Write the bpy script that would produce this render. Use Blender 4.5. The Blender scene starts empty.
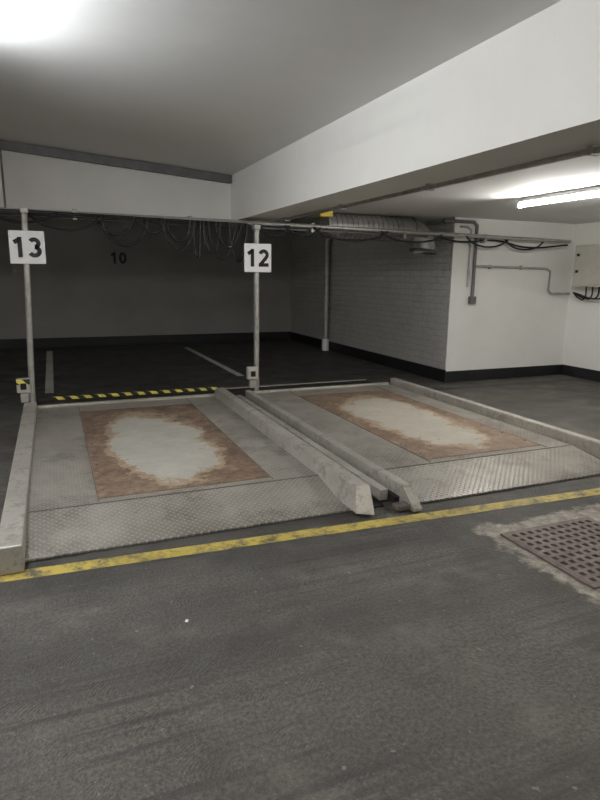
import bpy, math, random, bmesh
from mathutils import Vector, Matrix
random.seed(4)
sc=bpy.context.scene
# ------------------------------------------------------------ node helpers
def newmat(name):
    m=bpy.data.materials.new(name); m.use_nodes=True
    nt=m.node_tree; b=nt.nodes['Principled BSDF']; return m,nt,b
class N:
    def __init__(s,nt): s.nt=nt
    def node(s,t,**k):
        n=s.nt.nodes.new(t)
        for a,v in k.items(): setattr(n,a,v)
        return n
    def link(s,a,b): s.nt.links.new(a,b)
    def math(s,op,a,b=None,c=None,clamp=False):
        n=s.node('ShaderNodeMath',operation=op); n.use_clamp=clamp
        for i,v in enumerate((a,b,c)):
            if v is None: continue
            if isinstance(v,(int,float)): n.inputs[i].default_value=v
            else: s.link(v,n.inputs[i])
        return n.outputs[0]
    def pos(s):
        return s.node('ShaderNodeNewGeometry').outputs['Position']
    def noise(s,scale,detail=4,rough=.55,vec=None,dist=0):
        n=s.node('ShaderNodeTexNoise'); n.inputs['Scale'].default_value=scale
        n.inputs['Detail'].default_value=detail; n.inputs['Roughness'].default_value=rough
        n.inputs['Distortion'].default_value=dist
        s.link(vec if vec is not None else s.pos(),n.inputs['Vector']); return n.outputs['Fac']
    def ramp(s,fac,stops):
        n=s.node('ShaderNodeValToRGB'); e=n.color_ramp.elements
        while len(e)<len(stops): e.new(.5)
        for i,(p,c) in enumerate(stops):
            e[i].position=p; e[i].color=(c,c,c,1) if isinstance(c,(int,float)) else (*c,1)
        s.link(fac,n.inputs[0]); return n.outputs[0]
    def mix(s,fac,a,b,bt='MIX'):
        n=s.node('ShaderNodeMix',data_type='RGBA',blend_type=bt)
        for i,v in ((0,fac),(6,a),(7,b)):
            if isinstance(v,(int,float)): n.inputs[i].default_value=v
            elif isinstance(v,tuple): n.inputs[i].default_value=(*v,1)
            else: s.link(v,n.inputs[i])
        return n.outputs[2]
    def bump(s,h,strength,dist,b,normal=None):
        n=s.node('ShaderNodeBump'); n.inputs['Strength'].default_value=strength
        n.inputs['Distance'].default_value=dist; s.link(h,n.inputs['Height'])
        if normal is not None: s.link(normal,n.inputs['Normal'])
        if b is not None: s.link(n.outputs[0],b.inputs['Normal'])
        return n.outputs[0]
    def scaled(s,sx,sy,sz,rot=0):
        n=s.node('ShaderNodeMapping'); n.inputs['Scale'].default_value=(sx,sy,sz)
        n.inputs['Rotation'].default_value=(0,0,rot)
        s.link(s.pos(),n.inputs['Vector']); return n.outputs[0]
def plain(name,col,rough=.6,metal=0,var=.15,scale=8,bump=0,scuff=0):
    m,nt,b=newmat(name); n=N(nt)
    c2=tuple(x*(1-var) for x in col); c3=tuple(min(1,x*(1+var)) for x in col)
    c=n.ramp(n.noise(scale),[(.3,c2),(.7,c3)])
    if scuff:
        c=n.mix(n.math('MULTIPLY',n.ramp(n.noise(7,8,.75),[(.50,0),(.62,1)]),scuff),c,(.13,.11,.09))
        c=n.mix(n.math('MULTIPLY',n.ramp(n.noise(30,5,.7),[(.56,0),(.66,1)]),scuff*.7),c,(.16,.10,.07))
    n.link(c,b.inputs['Base Color'])
    b.inputs['Roughness'].default_value=rough; b.inputs['Metallic'].default_value=metal
    if bump: n.bump(n.noise(scale*6),bump,.01,b)
    return m
def emis(name,col,st):
    m,nt,b=newmat(name); b.inputs['Emission Color'].default_value=(*col,1)
    b.inputs['Emission Strength'].default_value=st; b.inputs['Base Color'].default_value=(.9,.9,.9,1); return m

def floor_mat():
    m,nt,b=newmat('asphalt_floor'); n=N(nt)
    sep=n.node('ShaderNodeSeparateXYZ'); n.link(n.pos(),sep.inputs[0])
    big=n.noise(.9,5,.6); fine=n.noise(55,3,.7)
    base=n.ramp(big,[(.3,(.082,.076,.067)),(.7,(.135,.126,.111))])
    base=n.mix(.85,base,n.ramp(fine,[(.25,.1),(.75,1.75)]),'MULTIPLY')
    band=n.noise(1.0,4,.55,n.scaled(.12,1.6,1,0.12))
    base=n.mix(n.ramp(band,[(.44,0),(.62,.65)]),base,(.042,.039,.036))
    tr=n.noise(1.0,3,.6,n.scaled(.5,22,1,.10))
    base=n.mix(n.math('MULTIPLY',n.ramp(tr,[(.50,0),(.62,.7)]),n.ramp(n.noise(.8,3),[(.42,0),(.56,1)])),base,(.034,.032,.030))
    st=n.noise(2.3,6,.7)
    base=n.mix(n.ramp(st,[(.54,0),(.68,.4)]),base,(.20,.185,.160))
    blot=n.noise(1.7,5,.65,n.scaled(1,1,1,.7))
    base=n.mix(n.ramp(blot,[(.55,0),(.66,.55)]),base,(.040,.037,.034))
    spk=n.noise(26,2,.5)
    base=n.mix(n.ramp(spk,[(.70,0),(.75,.5)]),base,(.36,.34,.30))
    dl=n.math('ABSOLUTE',n.math('SUBTRACT',n.math('MULTIPLY_ADD',sep.outputs[0],.05,sep.outputs[1]),3.30))
    base=n.mix(n.math('MULTIPLY',n.ramp(dl,[(.05,.8),(.55,0)]),n.ramp(n.noise(2.2,4),[(.35,.2),(.6,1)])),base,(.028,.026,.023))
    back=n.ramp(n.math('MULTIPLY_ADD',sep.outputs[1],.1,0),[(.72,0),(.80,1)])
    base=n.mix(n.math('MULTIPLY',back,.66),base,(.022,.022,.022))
    dx=n.math('ABSOLUTE',n.math('SUBTRACT',sep.outputs[0],2.98))
    dy=n.math('ABSOLUTE',n.math('SUBTRACT',sep.outputs[1],2.40))
    d=n.math('MAXIMUM',n.math('DIVIDE',dx,.58),n.math('DIVIDE',dy,.49))
    d=n.math('ADD',d,n.math('MULTIPLY',n.math('SUBTRACT',n.noise(4,7,.75),.5),1.0))
    mask=n.ramp(d,[(.90,1),(1.0,0)])
    conc=n.ramp(n.noise(14,6,.75),[(.32,(.13,.11,.09)),(.5,(.29,.26,.215)),(.7,(.54,.50,.44))])
    halo=n.ramp(n.math('MULTIPLY',d,.5),[(.5,.55),(.85,0)])
    base=n.mix(halo,base,(.052,.047,.040))
    base=n.mix(mask,base,conc)
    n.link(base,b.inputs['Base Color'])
    n.link(n.ramp(n.noise(3,4),[(.3,.42),(.7,.68)]),b.inputs['Roughness'])
    w=n.node('ShaderNodeTexWave',wave_type='RINGS',rings_direction='Z'); w.inputs['Scale'].default_value=6.5
    w.inputs['Distortion'].default_value=3.5; w.inputs['Detail'].default_value=3
    wob=n.math('MULTIPLY',n.math('SUBTRACT',n.noise(1.3,3),.5),1.1)
    yy=n.math('ADD',n.math('MULTIPLY',sep.outputs[1],3.8),wob)
    row=n.math('FLOOR',yy)
    fx=n.math('FRACT',n.math('ADD',n.math('ADD',n.math('MULTIPLY',sep.outputs[0],2.9),wob),n.math('MULTIPLY',row,.37)))
    fy=n.math('FRACT',yy)
    cx=n.node('ShaderNodeCombineXYZ'); n.link(n.math('SUBTRACT',fx,.5),cx.inputs[0]); n.link(fy,cx.inputs[1])
    n.link(cx.outputs[0],w.inputs['Vector'])
    hh=n.math('MULTIPLY',w.outputs['Fac'],n.ramp(n.noise(1.6,5,.6),[(.42,.05),(.58,1)]))
    nb=n.bump(hh,.38,.010,None)
    n.bump(fine,.9,.012,b,nb)
    return m
M={}
M['floor']=floor_mat()
def wall_mat(name,a,c,sc_=1.2,bump=.15,brick=False):
    m,nt,b=newmat(name); n=N(nt)
    base=n.ramp(n.noise(sc_,5,.6),[(.3,a),(.7,c)])
    b.inputs['Roughness'].default_value=.75
    nb=n.bump(n.noise(30,4,.6),bump,.01,None)
    if brick:
        sp=n.node('ShaderNodeSeparateXYZ'); n.link(n.pos(),sp.inputs[0])
        cb=n.node('ShaderNodeCombineXYZ'); n.link(sp.outputs[1],cb.inputs[0]); n.link(sp.outputs[2],cb.inputs[1])
        wv=n.node('ShaderNodeVectorMath',operation='ADD'); n.link(cb.outputs[0],wv.inputs[0])
        wn=n.node('ShaderNodeCombineXYZ'); k=n.math('MULTIPLY',n.math('SUBTRACT',n.noise(7,3),.5),.06)
        n.link(k,wn.inputs[0]); n.link(k,wn.inputs[1]); n.link(wn.outputs[0],wv.inputs[1])
        br=n.node('ShaderNodeTexBrick'); br.inputs['Scale'].default_value=1
        br.inputs['Brick Width'].default_value=.30; br.inputs['Row Height'].default_value=.10
        br.inputs['Mortar Size'].default_value=.010; br.inputs['Mortar Smooth'].default_value=.8
        n.link(wv.outputs[0],br.inputs['Vector'])
        lump=n.noise(9,6,.75); sm=n.noise(26,4,.75)
        h=n.math('ADD',n.math('MULTIPLY',n.math('SUBTRACT',1,br.outputs['Fac']),.35),n.math('ADD',lump,sm))
        n.bump(h,1.0,.11,b,nb)
        base=n.mix(n.math('MULTIPLY',br.outputs['Fac'],.22),base,(.38,.37,.34))
        base=n.mix(n.ramp(sm,[(.52,0),(.66,.30)]),base,(.36,.35,.32))
    else: n.link(nb,b.inputs['Normal'])
    n.link(base,b.inputs['Base Color'])
    return m
M['wall']=wall_mat('painted_white_wall',(.745,.735,.70),(.81,.80,.765))
M['ceil']=wall_mat('painted_ceiling',(.74,.735,.715),(.80,.795,.775),.8,.1)
M['brick']=wall_mat('painted_brick',(.78,.77,.735),(.86,.85,.815),3,.3,True)
M['wall_unlit']=wall_mat('white_wall_unlit_tone',(.30,.295,.27),(.35,.345,.315))  # white wall paint, darkened in its colour for the unlit back
M['black']=plain('black_base_paint',(.010,.010,.012),.5)
M['galv']=plain('galvanised_steel',(.43,.42,.39),.42,.5,.2,14)
M['duct']=plain('spiral_duct_steel',(.46,.46,.45),.42,.35,.25,10)
M['rib']=plain('spiral_seam_steel',(.30,.30,.30),.45,.5,.2,10)
M['dgrey']=plain('trunking_grey',(.16,.16,.165),.5,.3)
M['cable']=plain('black_cable',(.008,.008,.008),.5)
M['white']=plain('sign_white',(.92,.92,.91),.4,0,.02)
M['ink']=plain('sign_black',(.006,.006,.006),.5,0,.05)
M['box']=plain('cabinet_grey',(.50,.48,.42),.5,0,.05)
M['yel']=plain('yellow_plastic',(.75,.58,.03),.5,0,.1)
M['pit_gapshade']=plain('pit_steel_gap_shade',(.018,.016,.015),.7,.2,.4,6)  # channel steel; also stands in for shade in the platform gaps
M['iron']=plain('cast_iron_rust',(.15,.12,.105),.6,.3,.35,20,.3)
M['tube']=emis('fluorescent_tube',(1.0,.975,.93),235)
M['tubecool']=emis('fluorescent_tube_cool',(.93,.96,1.0),260)
M['tubefill']=emis('added_back_fill_tube',(1.0,.98,.90),17)  # weak glow for the hidden fill tubes added in the back
M['cap']=plain('lamp_housing',(.7,.7,.7),.5)
def line_mat(name,col,wear,dark=(.09,.085,.07)):
    m,nt,b=newmat(name); n=N(nt)
    f=n.ramp(n.noise(9,8,.75),[(wear-.07,dark),(wear+.07,col)])
    f=n.mix(n.ramp(n.noise(1.8,5,.6),[(.48,0),(.68,.5)]),f,tuple(c*.45+.01 for c in col))
    n.link(f,b.inputs['Base Color']); b.inputs['Roughness'].default_value=.6
    n.bump(n.noise(60),.4,.005,b); return m
M['yline']=line_mat('yellow_line_paint',(.50,.385,.08),.46)
M['wline']=line_mat('white_line_paint',(.55,.54,.50),.38,(.05,.05,.05))
def hazard(name):
    m,nt,b=newmat(name); n=N(nt)
    sp=n.node('ShaderNodeSeparateXYZ'); n.link(n.pos(),sp.inputs[0])
    s=n.math('ADD',n.math('ADD',sp.outputs[0],sp.outputs[1]),sp.outputs[2])
    f=n.math('GREATER_THAN',n.math('FRACT',n.math('MULTIPLY',s,6)),.5)
    n.link(n.mix(f,(.02,.02,.02),(.85,.74,.15)),b.inputs['Base Color']); return m
M['haz']=hazard('hazard_stripes')
def plate_mat():
    m,nt,b=newmat('diamond_plate_steel'); n=N(nt)
    sp=n.node('ShaderNodeSeparateXYZ'); n.link(n.pos(),sp.inputs[0])
    k=21
    u=n.math('MULTIPLY',n.math('ADD',sp.outputs[0],sp.outputs[1]),k)
    v=n.math('MULTIPLY',n.math('SUBTRACT',sp.outputs[0],sp.outputs[1]),k)
    par=n.math('MODULO',n.math('ABSOLUTE',n.math('ADD',n.math('FLOOR',u),n.math('FLOOR',v))),2)
    fu=n.math('ABSOLUTE',n.math('SUBTRACT',n.math('FRACT',u),.5)); fv=n.math('ABSOLUTE',n.math('SUBTRACT',n.math('FRACT',v),.5))
    def bar(a,c):
        return n.math('SUBTRACT',1,n.math('ADD',n.math('POWER',n.math('MULTIPLY',a,2.1),2),n.math('POWER',n.math('MULTIPLY',c,5),2)),clamp=True)
    b1=bar(fu,fv); b2=bar(fv,fu)
    h=n.math('ADD',n.math('MULTIPLY',b1,par),n.math('MULTIPLY',b2,n.math('SUBTRACT',1,par)))
    base=n.ramp(n.noise(2.2,6,.65),[(.3,(.225,.205,.175)),(.7,(.42,.395,.35))])
    base=n.mix(n.ramp(n.noise(1.6,5,.6,n.scaled(1,.35,1)),[(.50,0),(.70,.5)]),base,(.19,.145,.11))
    base=n.mix(n.ramp(n.noise(3.1,8,.75),[(.52,0),(.62,.55)]),base,(.12,.11,.09))
    fr=n.ramp(n.math('MULTIPLY',sp.outputs[1],.1),[(.33,.65),(.352,.1),(.40,0)])
    base=n.mix(n.math('MULTIPLY',fr,n.ramp(n.noise(2.5,5,.6),[(.35,.3),(.6,1)])),base,(.10,.09,.075))
    base=n.mix(n.math('MULTIPLY',h,.45),base,(.62,.595,.54))
    n.link(base,b.inputs['Base Color'])
    b.inputs['Metallic'].default_value=.25; b.inputs['Roughness'].default_value=.42
    n.bump(h,1.0,.009,b); return m
M['plate']=plate_mat()
def rust_mat(name,cx,cy,rx,ry,colc,amt,nz):
    m,nt,b=newmat(name); n=N(nt)
    sp=n.node('ShaderNodeSeparateXYZ'); n.link(n.pos(),sp.inputs[0])
    dx=n.math('POWER',n.math('ABSOLUTE',n.math('DIVIDE',n.math('SUBTRACT',sp.outputs[0],cx),rx)),2.3)
    dy=n.math('POWER',n.math('ABSOLUTE',n.math('DIVIDE',n.math('SUBTRACT',sp.outputs[1],cy),ry)),2.3)
    d=n.math('ADD',dx,dy)
    d=n.math('ADD',d,n.math('MULTIPLY',n.math('SUBTRACT',n.noise(nz,9,.72),.5),3.2))
    d=n.math('MULTIPLY',d,.5)
    rust=n.ramp(n.noise(5,10,.82),[(.33,(.060,.040,.030)),(.46,(.145,.093,.063)),(.58,(.25,.18,.125)),(.70,(.42,.36,.28))])
    cen=n.ramp(n.noise(5,6,.7),[(.3,tuple(c*.78 for c in colc)),(.7,colc)])
    tan=n.ramp(n.noise(14,6,.7),[(.3,(.25,.18,.115)),(.7,(.40,.31,.21))])
    c=n.mix(n.ramp(d,[(.37,0),(.385,1)]),cen,tan)
    c=n.mix(n.ramp(d,[(.50,0),(.54,amt)]),c,rust)
    n.link(c,b.inputs['Base Color']); b.inputs['Roughness'].default_value=.65
    n.bump(n.noise(40,4,.7),.3,.004,b); return m
M['rust1']=rust_mat('worn_rust_sheet_a',.82,5.3,.46,1.15,(.46,.44,.385),1.0,2.4)
M['rust2']=rust_mat('worn_rust_sheet_b',3.42,5.35,.48,1.25,(.45,.42,.355),.9,2.0)
M['beamsteel']=plain('rail_dirty_steel',(.46,.435,.385),.42,.3,.2,3.5,.1,.55)

# ------------------------------------------------------------ mesh helpers
col=bpy.context.collection
def mesh(name,vs,fs,mat,parent=None,smooth=False,bevel=0):
    me=bpy.data.meshes.new(name); me.from_pydata(vs,[],fs); me.validate()
    bm=bmesh.new(); bm.from_mesh(me); bmesh.ops.recalc_face_normals(bm,faces=bm.faces); bm.to_mesh(me); bm.free()
    me.materials.append(M[mat])
    if smooth:
        for p in me.polygons: p.use_smooth=True
    o=bpy.data.objects.new(name,me); col.objects.link(o)
    if parent: o.parent=parent
    if bevel:
        md=o.modifiers.new('b','BEVEL'); md.width=bevel; md.segments=2; md.limit_method='ANGLE'
    return o
BF=[(0,3,2,1),(4,5,6,7),(0,1,5,4),(1,2,6,5),(2,3,7,6),(3,0,4,7)]
def box(name,x0,x1,y0,y1,z0,z1,mat,parent=None,bevel=0):
    vs=[(x0,y0,z0),(x1,y0,z0),(x1,y1,z0),(x0,y1,z0),(x0,y0,z1),(x1,y0,z1),(x1,y1,z1),(x0,y1,z1)]
    return mesh(name,vs,BF,mat,parent,bevel=bevel)
def hexa(name,vs,mat,parent=None,bevel=0): return mesh(name,vs,BF,mat,parent,bevel=bevel)
def tube(name,pts,r,mat,parent=None,smooth=False):
    cu=bpy.data.curves.new(name,'CURVE'); cu.dimensions='3D'; cu.bevel_depth=r; cu.bevel_resolution=3; cu.use_fill_caps=True
    if smooth:
        s=cu.splines.new('BEZIER'); s.bezier_points.add(len(pts)-1)
        for bp,p in zip(s.bezier_points,pts):
            bp.co=p[:3]; bp.handle_left_type=bp.handle_right_type='AUTO'
            if len(p)>3: bp.radius=p[3]
        s.resolution_u=8
    else:
        s=cu.splines.new('POLY'); s.points.add(len(pts)-1)
        for bp,p in zip(s.points,pts): bp.co=(*p,1)
    o=bpy.data.objects.new(name,cu); col.objects.link(o)
    me=bpy.data.meshes.new_from_object(o); bpy.data.objects.remove(o)
    me.materials.clear(); me.materials.append(M[mat])
    for p in me.polygons: p.use_smooth=True
    o=bpy.data.objects.new(name,me); col.objects.link(o)
    if parent: o.parent=parent
    return o
def empty(name):
    o=bpy.data.objects.new(name,None); col.objects.link(o); return o
def arc(cx,cy,rx,ry,a0,a1,n=18):
    return [(cx+rx*math.cos(math.radians(a0+(a1-a0)*i/n)),cy+ry*math.sin(math.radians(a0+(a1-a0)*i/n))) for i in range(n+1)]
W=.205
DIG={'1':[[(.40,0),(.40,1)],[(.40,.885),(.13,.73)]],
 '2':[arc(.33,.68,.215,.215,165,-30)+[(.44,.47),(.15,.14)],[(.03,W/2),(.64,W/2)]],
 '3':[arc(.31,.705,.20,.19,150,-80),arc(.31,.312,.23,.21,85,-155)],
 '0':[arc(.33,.5,.22,.395,0,360,36)]}
def digits(name,s,h,cx,y,cz,parent,mat='ink'):
    vs=[];fs=[]; adv=.76*h; x0=cx-adv*len(s)/2+.02*h
    for k,ch in enumerate(s):
        for path in DIG[ch]:
            P=[Vector(p) for p in path]; b=len(vs)
            for i,p in enumerate(P):
                t=(P[min(i+1,len(P)-1)]-P[max(i-1,0)]).normalized(); nn=Vector((-t.y,t.x))*W/2
                for q in (p+nn,p-nn): vs.append((x0+k*adv+q.x*h,y,cz-h/2+q.y*h))
            for i in range(len(P)-1): fs.append((b+2*i,b+2*i+1,b+2*i+3,b+2*i+2))
    return mesh(name,vs,fs,mat,parent)
# ------------------------------------------------------------ room shell
XL,XR,YB,YF=-8,7.9,13.9,-5
XW=5.52; YFW=7.45
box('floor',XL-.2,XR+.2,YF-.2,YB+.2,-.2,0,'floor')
box('wall_back',XL-.2,XW+.2,YB,YB+.2,0,3.7,'wall_unlit')
box('wall_left',XL-.2,XL,YF,YB,0,3.7,'wall_unlit')
box('wall_rear',XL-.2,XR+.2,YF-.2,YF,0,3.7,'wall')
box('wall_right',XR,XR+.2,YF,YFW+.2,0,3.7,'wall')
box('wall_brick',XW,XW+.3,YFW,YB,0,3.7,'brick')
box('wall_front_face',XW+.3,XR,YFW,YFW+.2,0,3.7,'wall')
box('wall_brick_end',XW,XW+.3,YFW-.02,YFW,0,2.45,'wall')
def zc(x): return 2.87+(2.3-x)*.071
hexa('ceiling',[(XL,YF,zc(XL)),(2.35,YF,zc(2.35)),(2.35,8.05,zc(2.35)),(XL,8.05,zc(XL)),(XL,YF,3.9),(2.35,YF,3.9),(2.35,8.05,3.9),(XL,8.05,3.9)],'ceil')
box('ceiling_right',2.8,XR,YF,8.2,2.45,2.6,'ceil')
box('ceiling_back',XL,XW,8.2,YB,3.12,3.3,'wall_unlit')
box('beam_cross',XL,2.3,8.0,8.4,2.29,3.9,'wall')
box('beam_long',2.3,2.8,YF,8.4,2.29,3.9,'wall')
box('beam_header',2.8,XW,8.2,8.4,2.45,3.2,'wall')
box('baseboard_back',XL,XW,YB-.02,YB,0,.2,'black')
box('baseboard_brick',XW-.015,XW,YFW-.03,YB-.02,0,.19,'black')
box('baseboard_front',XW-.015,XR,YFW-.036,YFW-.021,0,.17,'black')
box('baseboard_right',XR-.015,XR,YF,YFW-.036,0,.17,'black')
digits('painted_wall_number','10',.25,1.42,YB-.004,1.92,None)
def strip(name,p,q,w,mat,z=.002):
    p=Vector(p);q=Vector(q);d=(q-p).normalized();n=Vector((-d.y,d.x))*w/2
    vs=[(*(p-n),z),(*(q-n),z),(*(q+n),z),(*(p+n),z)]
    return mesh(name,vs,[(0,1,2,3)],mat)
strip('yellow_floor_line',(-4,3.44),(7.0,2.92),.11,'yline')
strip('white_bay_line',(2.72,9.0),(2.66,13.0),.11,'wline')
strip('white_bay_line',(-.12,8.5),(-.12,13.2),.11,'wline')
strip('white_bay_line',(-3.2,8.4),(-3.2,13.2),.10,'wline')
strip('floor_joint_strip',(4.6,7.0),(7.8,6.9),.06,'black',.003)
strip('floor_joint_strip',(4.6,6.1),(7.8,6.0),.035,'iron',.003)

# ------------------------------------------------------------ parking platforms
def rail(name,xi,xo,y0,y1,zt,parent,zin=.1):
    prof=[(xi,zin-.06),(xi+(xo-xi)*.22,zt-.01),(xi+(xo-xi)*.32,zt),(xo-(xo-xi)*.06,zt),(xo,zt-.012),(xo,.012)]
    n=len(prof); vs=[]
    for y in (y0,y1):
        for x,z in prof:
            dy=0
            if y==y0: dy=.16*(zt-z)/zt*-0.6+.1
            vs.append((x,y+dy,z))
    fs=[(i,(i+1)%n,n+(i+1)%n,n+i) for i in range(n)]+[tuple(range(n)),tuple(range(2*n-1,n-1,-1))]
    return mesh(name,vs,fs,'beamsteel',parent,bevel=.004)
def platform(x0,x1,rust,mat,yf):
    e=empty('car_lift_platform')
    yb=7.1
    za=.10
    prof=[(yf,.018),(yf+.05,.03),(yf+.52,za),(yb,za),(yb,.02),(yf,.006)]
    n=len(prof); vs=[(x,y,z) for x in (x0,x1) for y,z in prof]
    fs=[(i,(i+1)%n,n+(i+1)%n,n+i) for i in range(n)]+[tuple(range(n)),tuple(range(2*n-1,n-1,-1))]
    mesh('deck_plate',vs,fs,'plate',e)
    box('front_plate_seam',x0+.01,x1-.01,yf+.51,yf+.522,za-.005,za+.003,'iron',e)
    a,b,c,d=rust
    box('worn_centre_sheet',a,b,c,d,za,za+.004,mat,e)
    for x in (a-.006,b+.006):
        box('sheet_seam',x-.003,x+.003,yf+.55,yb-.02,za,za+.004,'iron',e)
    for i in range(9):
        t=c+(d-c)*(i+.5)/9
        for x in (a+.04,b-.04):
            mesh('bolt',[(x+.01*math.cos(k*math.pi/4),t+.01*math.sin(k*math.pi/4),za+z) for z in (.004,.008) for k in range(8)],
                 [tuple(range(8)),tuple(range(15,7,-1))]+[(k,(k+1)%8,8+(k+1)%8,8+k) for k in range(8)],'iron',e)
    box('rear_stop_bar',x0,x1,yb,yb+.06,.02,.125,'beamsteel',e,.008)
    return e
p13=platform(-.24,1.82,(.20,1.43,4.0,6.75),'rust1',3.40)
box('side_beam_left',-.37,-.24,3.28,7.15,.005,.165,'beamsteel',p13,.008)
rail('side_rail_right',1.78,1.92,3.25,7.1,.205,p13)
p12=platform(2.27,4.32,(2.80,4.04,3.95,6.75),'rust2',3.34)
box('side_rail_left',2.20,2.27,3.36,7.1,.01,.15,'beamsteel',p12,.006)
box('rail_gap_shade',2.155,2.195,3.40,7.1,.01,.06,'pit_gapshade',p12)  # dark filler painting the shade between the two rail plates
box('side_rail_left_lower',2.08,2.15,3.48,7.1,.01,.095,'beamsteel',p12,.006)
box('side_rail_end_bracket',2.10,2.20,3.26,3.34,.01,.05,'iron',p12,.006)
hexa('side_rail_nose',[(2.20,3.22,.01),(2.27,3.22,.01),(2.27,3.37,.01),(2.20,3.37,.01),(2.20,3.22,.03),(2.27,3.22,.03),(2.27,3.37,.148),(2.20,3.37,.148)],'beamsteel',p12)
rail('side_rail_right',4.46,4.34,3.2,7.1,.19,p12)
box('gap_shade_strip',1.93,2.07,3.40,7.1,0,.012,'pit_gapshade')  # dark strip painted in for the shade between the platforms
pc=empty('rear_pit_channel')
box('channel',-.3,4.4,7.27,7.9,0,.02,'pit_gapshade',pc)
box('channel_edge',2.1,4.4,7.9,7.95,0,.03,'beamsteel',pc)
box('hazard_edge',-.08,2.08,7.91,7.95,0,.055,'haz',pc)

# ------------------------------------------------------------ posts & signs
def post(xb,xt,y,zt,num,sx,sz,bx,zb=0.02,stripe=False):
    e=empty('bay_number_post')
    tube('pole',[(xb,y,zb),(xt,y,zt)],.034,'galv',e)
    tube('pole_collar',[(xb,y,.18),(xb,y,.30)],.042,'galv',e)
    box('base_plate',xb-.07,xb+.07,y-.015,y+.05,.02,.035,'galv',e)
    box('top_clamp',xt-.04,xt+.04,y-.04,y+.06,zt-.03,zt+.03,'galv',e,.005)
    box('sign_panel',sx-.175,sx+.175,y-.05,y-.042,sz-.172,sz+.172,'white',e)
    digits('sign_number',num,.212,sx,y-.054,sz,e)
    box('control_box',bx-.07,bx+.07,y-.11,y-.03,.28,.44,'box',e,.012)
    box('control_box_button',bx-.03,bx+.03,y-.125,y-.11,.32,.39,'ink',e,.004)
    if stripe: box('hazard_label',bx-.068,bx+.068,y-.114,y-.111,.375,.435,'haz',e)
    box('limit_switch',bx-.04,bx+.04,y-.10,y-.03,.17,.27,'galv',e,.006)
    return e
post(-.29,-.21,7.22,2.24,'13',-.207,1.857,-.36,stripe=True)
post(2.39,2.40,7.22,2.17,'12',2.40,1.80,2.31)

# ------------------------------------------------------------ pipes, trunking, cables
e=empty('conduit_run')
tube('conduit_main',[(-7.9,7.34,2.28),(2.3,7.32,2.23),(7.6,7.25,2.16)],.027,'galv',e)
tube('conduit_second',[(-7.9,7.40,2.235),(2.3,7.38,2.18),(5.0,7.35,2.155)],.016,'dgrey',e)
for x in (-5,-3,-1.2,.3,1.6,3.2,4.6,6.0):
    z=2.26-.013*(x+1)
    box('clamp',x-.02,x+.02,7.30,7.42,z-.07,z+.05,'galv',e)
def loop(x0,x1,zlow,y=7.27,n=8,r=.013):
    z0=2.25-.011*(x0+1); z1=2.25-.011*(x1+1)
    pts=[]
    for i in range(n+1):
        t=i/n; s=(1-(2*t-1)**2)**.7
        pts.append((x0+(x1-x0)*t+random.uniform(-.01,.01),y+random.uniform(-.01,.01),z0+(z1-z0)*t-(min(z0,z1)-zlow)*s))
    tube('cable',pts,r,'cable',e,smooth=True)
for a,b,z in [(-1.6,-.5,2.08),(.55,1.1,1.90),(.5,.95,2.02),(1.0,1.3,2.06),(1.25,1.65,1.87),(1.3,1.6,1.98),(1.62,1.72,1.80),(1.74,1.95,1.84),(1.8,2.15,1.78),(1.88,2.22,1.92),(2.05,2.3,1.75),(2.45,2.85,2.08),(2.8,3.3,2.10),(3.2,4.3,2.05),(4.2,5.2,2.06),(5.6,6.4,2.03),(6.3,7.1,2.01),(-.2,.6,2.06),(-.6,.1,2.12)]:
    loop(a,b,z)
tube('cable',[(5.2,7.33,2.14),(5.6,7.36,2.10),(6.2,7.36,2.14),(6.8,7.3,2.05),(7.5,7.2,2.1)],.014,'cable',e,True)
for i in range(3):
    tube('cable',[(-7.8,7.28,2.26-.02*i),(0,7.28,2.245-.02*i),(2.3,7.28,2.21-.02*i)],.007,'cable',e)
hr=empty('hanger_rod')
tube('rod',[(-.42,7.8,2.24),(-.42,7.8,zc(-.42)-.1)],.012,'dgrey',hr)
box('rod_foot',-.45,-.39,7.44,7.83,2.22,2.24,'galv',hr)
hexa('cable_trunking',[(x,y,zc(x)+dz) for dz in (-.10,-.005) for x,y in ((-7.9,7.90),(2.29,7.90),(2.29,7.99),(-7.9,7.99))],'dgrey')
e=empty('beam_conduits')
tube('conduit_a',[(2.72,-4.8,2.265),(2.72,7.24,2.265)],.018,'galv',e)
tube('conduit_b',[(2.86,-4.8,2.415),(2.86,7.9,2.415)],.018,'galv',e)
tube('conduit_c',[(2.95,-4.8,2.43),(2.95,7.9,2.43)],.012,'galv',e)
for y in (1,2.5,4,5.5,7):
    box('saddle',2.69,2.75,y-.015,y+.015,2.24,2.289,'galv',e)
# spiral duct
e=empty('ventilation_duct')
cz=2.265; cy=7.70; R0=.172
tube('duct_body',[(3.55,cy,cz),(4.62,cy,cz),(4.92,cy,cz-.01),(5.12,cy-.01,cz-.12),(5.17,cy-.02,cz-.30,1.1)],R0,'duct',e,True)
def ring(name,M1,m1,loc,rot,mat):
    bm=bmesh.new(); nv=32; mv=6; vv=[]
    for i in range(nv):
        a=2*math.pi*i/nv; row=[]
        for j in range(mv):
            c=2*math.pi*j/mv
            row.append(bm.verts.new(((M1+m1*math.cos(c))*math.cos(a),(M1+m1*math.cos(c))*math.sin(a),m1*math.sin(c))))
        vv.append(row)
    for i in range(nv):
        for j in range(mv): bm.faces.new((vv[i][j],vv[(i+1)%nv][j],vv[(i+1)%nv][(j+1)%mv],vv[i][(j+1)%mv]))
    me=bpy.data.meshes.new(name); bm.to_mesh(me); bm.free(); me.materials.append(M[mat])
    o=bpy.data.objects.new(name,me); col.objects.link(o); o.location=loc; o.rotation_euler=rot; o.parent=e
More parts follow.
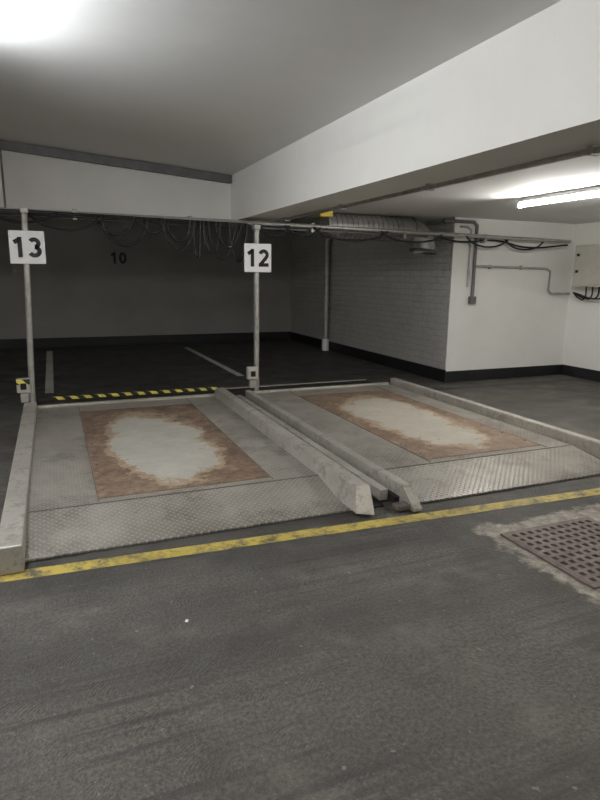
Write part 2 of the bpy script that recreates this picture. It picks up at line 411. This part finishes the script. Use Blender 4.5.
for i in range(15):
    ring('duct_rib',R0-.002,.007,(3.58+i*.08,cy,cz),(0,math.pi/2,0.05),'rib')
ring('duct_flange',.19,.024,(5.17,cy-.02,cz-.30),(0,.12,0),'dgrey')
ring('duct_joint',R0+.004,.012,(4.93,cy,cz-.012),(0,math.pi/2+.12,0),'rib')
e=empty('downpipe')
tube('pipe',[(5.42,11.6,0.0),(5.42,11.6,3.1)],.065,'galv',e)
tube('pipe_foot',[(5.42,11.6,0.0),(5.42,11.6,.25)],.08,'white',e)
for z in (.9,1.9): box('pipe_bracket',5.35,5.518,11.57,11.63,z-.02,z+.02,'galv',e)
yw=YFW-.05
e=empty('wall_conduit')
tube('riser',[(5.90,yw,1.3),(5.90,yw,2.34),(5.84,yw,2.39),(5.3,yw,2.39)],.026,'dgrey',e)
tube('riser_b',[(5.80,yw,1.45),(5.80,yw,2.28),(5.72,yw,2.32),(5.6,yw,2.32)],.016,'galv',e)
box('switch',5.85,5.95,yw-.04,yw+.03,1.20,1.31,'dgrey',e,.008)
tube('branch',[(5.92,yw,1.76),(7.32,yw,1.74),(7.40,yw,1.70),(7.40,yw,1.40),(7.46,yw,1.35),(7.86,yw,1.35)],.017,'galv',e)
for x in (6.2,6.8): box('saddle',x-.015,x+.015,yw-.02,yw+.03,1.72,1.78,'galv',e)
e=empty('electrical_cabinet')
box('cabinet_body',7.62,XR-.001,6.45,7.15,1.47,2.10,'box',e,.01)
box('cabinet_door',7.605,7.62,6.48,7.12,1.50,2.07,'box',e,.006)
for z in (1.7,1.95): box('door_lock',7.59,7.605,7.04,7.08,z-.02,z+.02,'ink',e)
for i in range(4):
    y=6.6+i*.12
    tube('gland_cable',[(7.73,y,1.47),(7.71,y,1.35-.02*i),(7.75,y+.15,1.29),(7.78,7.25,1.37)],.012,'cable',e,True)
box('emergency_lamp',3.22,3.40,7.12,7.20,2.33,2.449,'yel',None,.01)
# ------------------------------------------------------------ drain grate
e=empty('drain_grate')
gx0,gx1,gy0,gy1=2.55,3.23,2.04,2.69
box('grate_dark_sheet',gx0,gx1,gy0,gy1,.001,.003,'ink',e)  # flat black sheet standing in for the dark below the bars
fr=.03
for a in ((gx0-fr,gx1+fr,gy0-fr,gy0),(gx0-fr,gx1+fr,gy1,gy1+fr),(gx0-fr,gx0,gy0,gy1),(gx1,gx1+fr,gy0,gy1)):
    box('grate_frame',*a,.001,.014,'iron',e)
nb=11
for i in range(nb+1):
    x=gx0+(gx1-gx0)*i/nb; box('grate_bar',x-.014,x+.014,gy0,gy1,.003,.016,'iron',e)
for i in range(nb):
    y=gy0+(gy1-gy0)*i/(nb-1); box('grate_crossbar',gx0,gx1,y-.014,y+.014,.003,.0155,'iron',e)
def scrap(x,y,s,z=.003):
    a=random.random()*3
    vs=[(x+s*math.cos(a+k*1.5)*random.uniform(.6,1),y+s*math.sin(a+k*1.5)*random.uniform(.6,1),z+random.uniform(0,.006)) for k in range(4)]
    mesh('paper_scrap',vs,[(0,1,2,3)],'white')
scrap(.48,2.5,.014)

# ------------------------------------------------------------ lights (fluorescent battens)
def batten(x,y0,y1,z,mat='tube',drop=.03):
    e=empty('fluorescent_light')
    box('housing',x-.03,x+.03,y0,y1,z,z+.04,'cap',e)
    tube('tube',[(x,y0+.03,z-drop),(x,y1-.03,z-drop)],.02,mat,e)
    for yy in (y0,y1-.03): box('end_cap',x-.025,x+.025,yy,yy+.03,z-drop-.025,z,'cap',e)
batten(4.80,3.95,5.35,2.40)
batten(-.58,3.0,4.4,zc(-.5)-.16,'tubecool',.07)
for x,y in ((-.6,-1.6),(-5,2.0),(-4,-2)):  # out of view; more battens added to raise the overall light
    batten(x,y,y+1.5,zc(x)-.18,drop=.06)
batten(4.75,-1.5,0,2.39)  # unseen batten behind the camera, added for light in the right bay
batten(3.2,9.6,11.1,3.0,'tubefill',.05)  # added fill, hidden above the beam line, to brighten brick and back
batten(-2.5,9.6,11.1,3.0,'tubefill',.05)  # second hidden fill tube, added to lift the dark back
w=bpy.data.worlds.new('w'); sc.world=w; w.use_nodes=True
w.node_tree.nodes['Background'].inputs[0].default_value=(.8,.85,1,1); w.node_tree.nodes['Background'].inputs[1].default_value=.02
sc.view_settings.view_transform='Standard'; sc.view_settings.exposure=0
# ------------------------------------------------------------ camera
f=590.0
Y=Vector((-250,128,-f)).normalized(); X=Vector((1500,108,-f)); X=(X-X.dot(Y)*Y).normalized(); Z=X.cross(Y)
R=Matrix((X,Y,Z))
cam=bpy.data.cameras.new('camera'); co=bpy.data.objects.new('camera',cam); col.objects.link(co)
cam.lens=f/800*36; cam.sensor_width=36; cam.clip_start=.05
co.matrix_world=Matrix.Translation((0,0,1.6))@R.to_4x4()
sc.camera=co
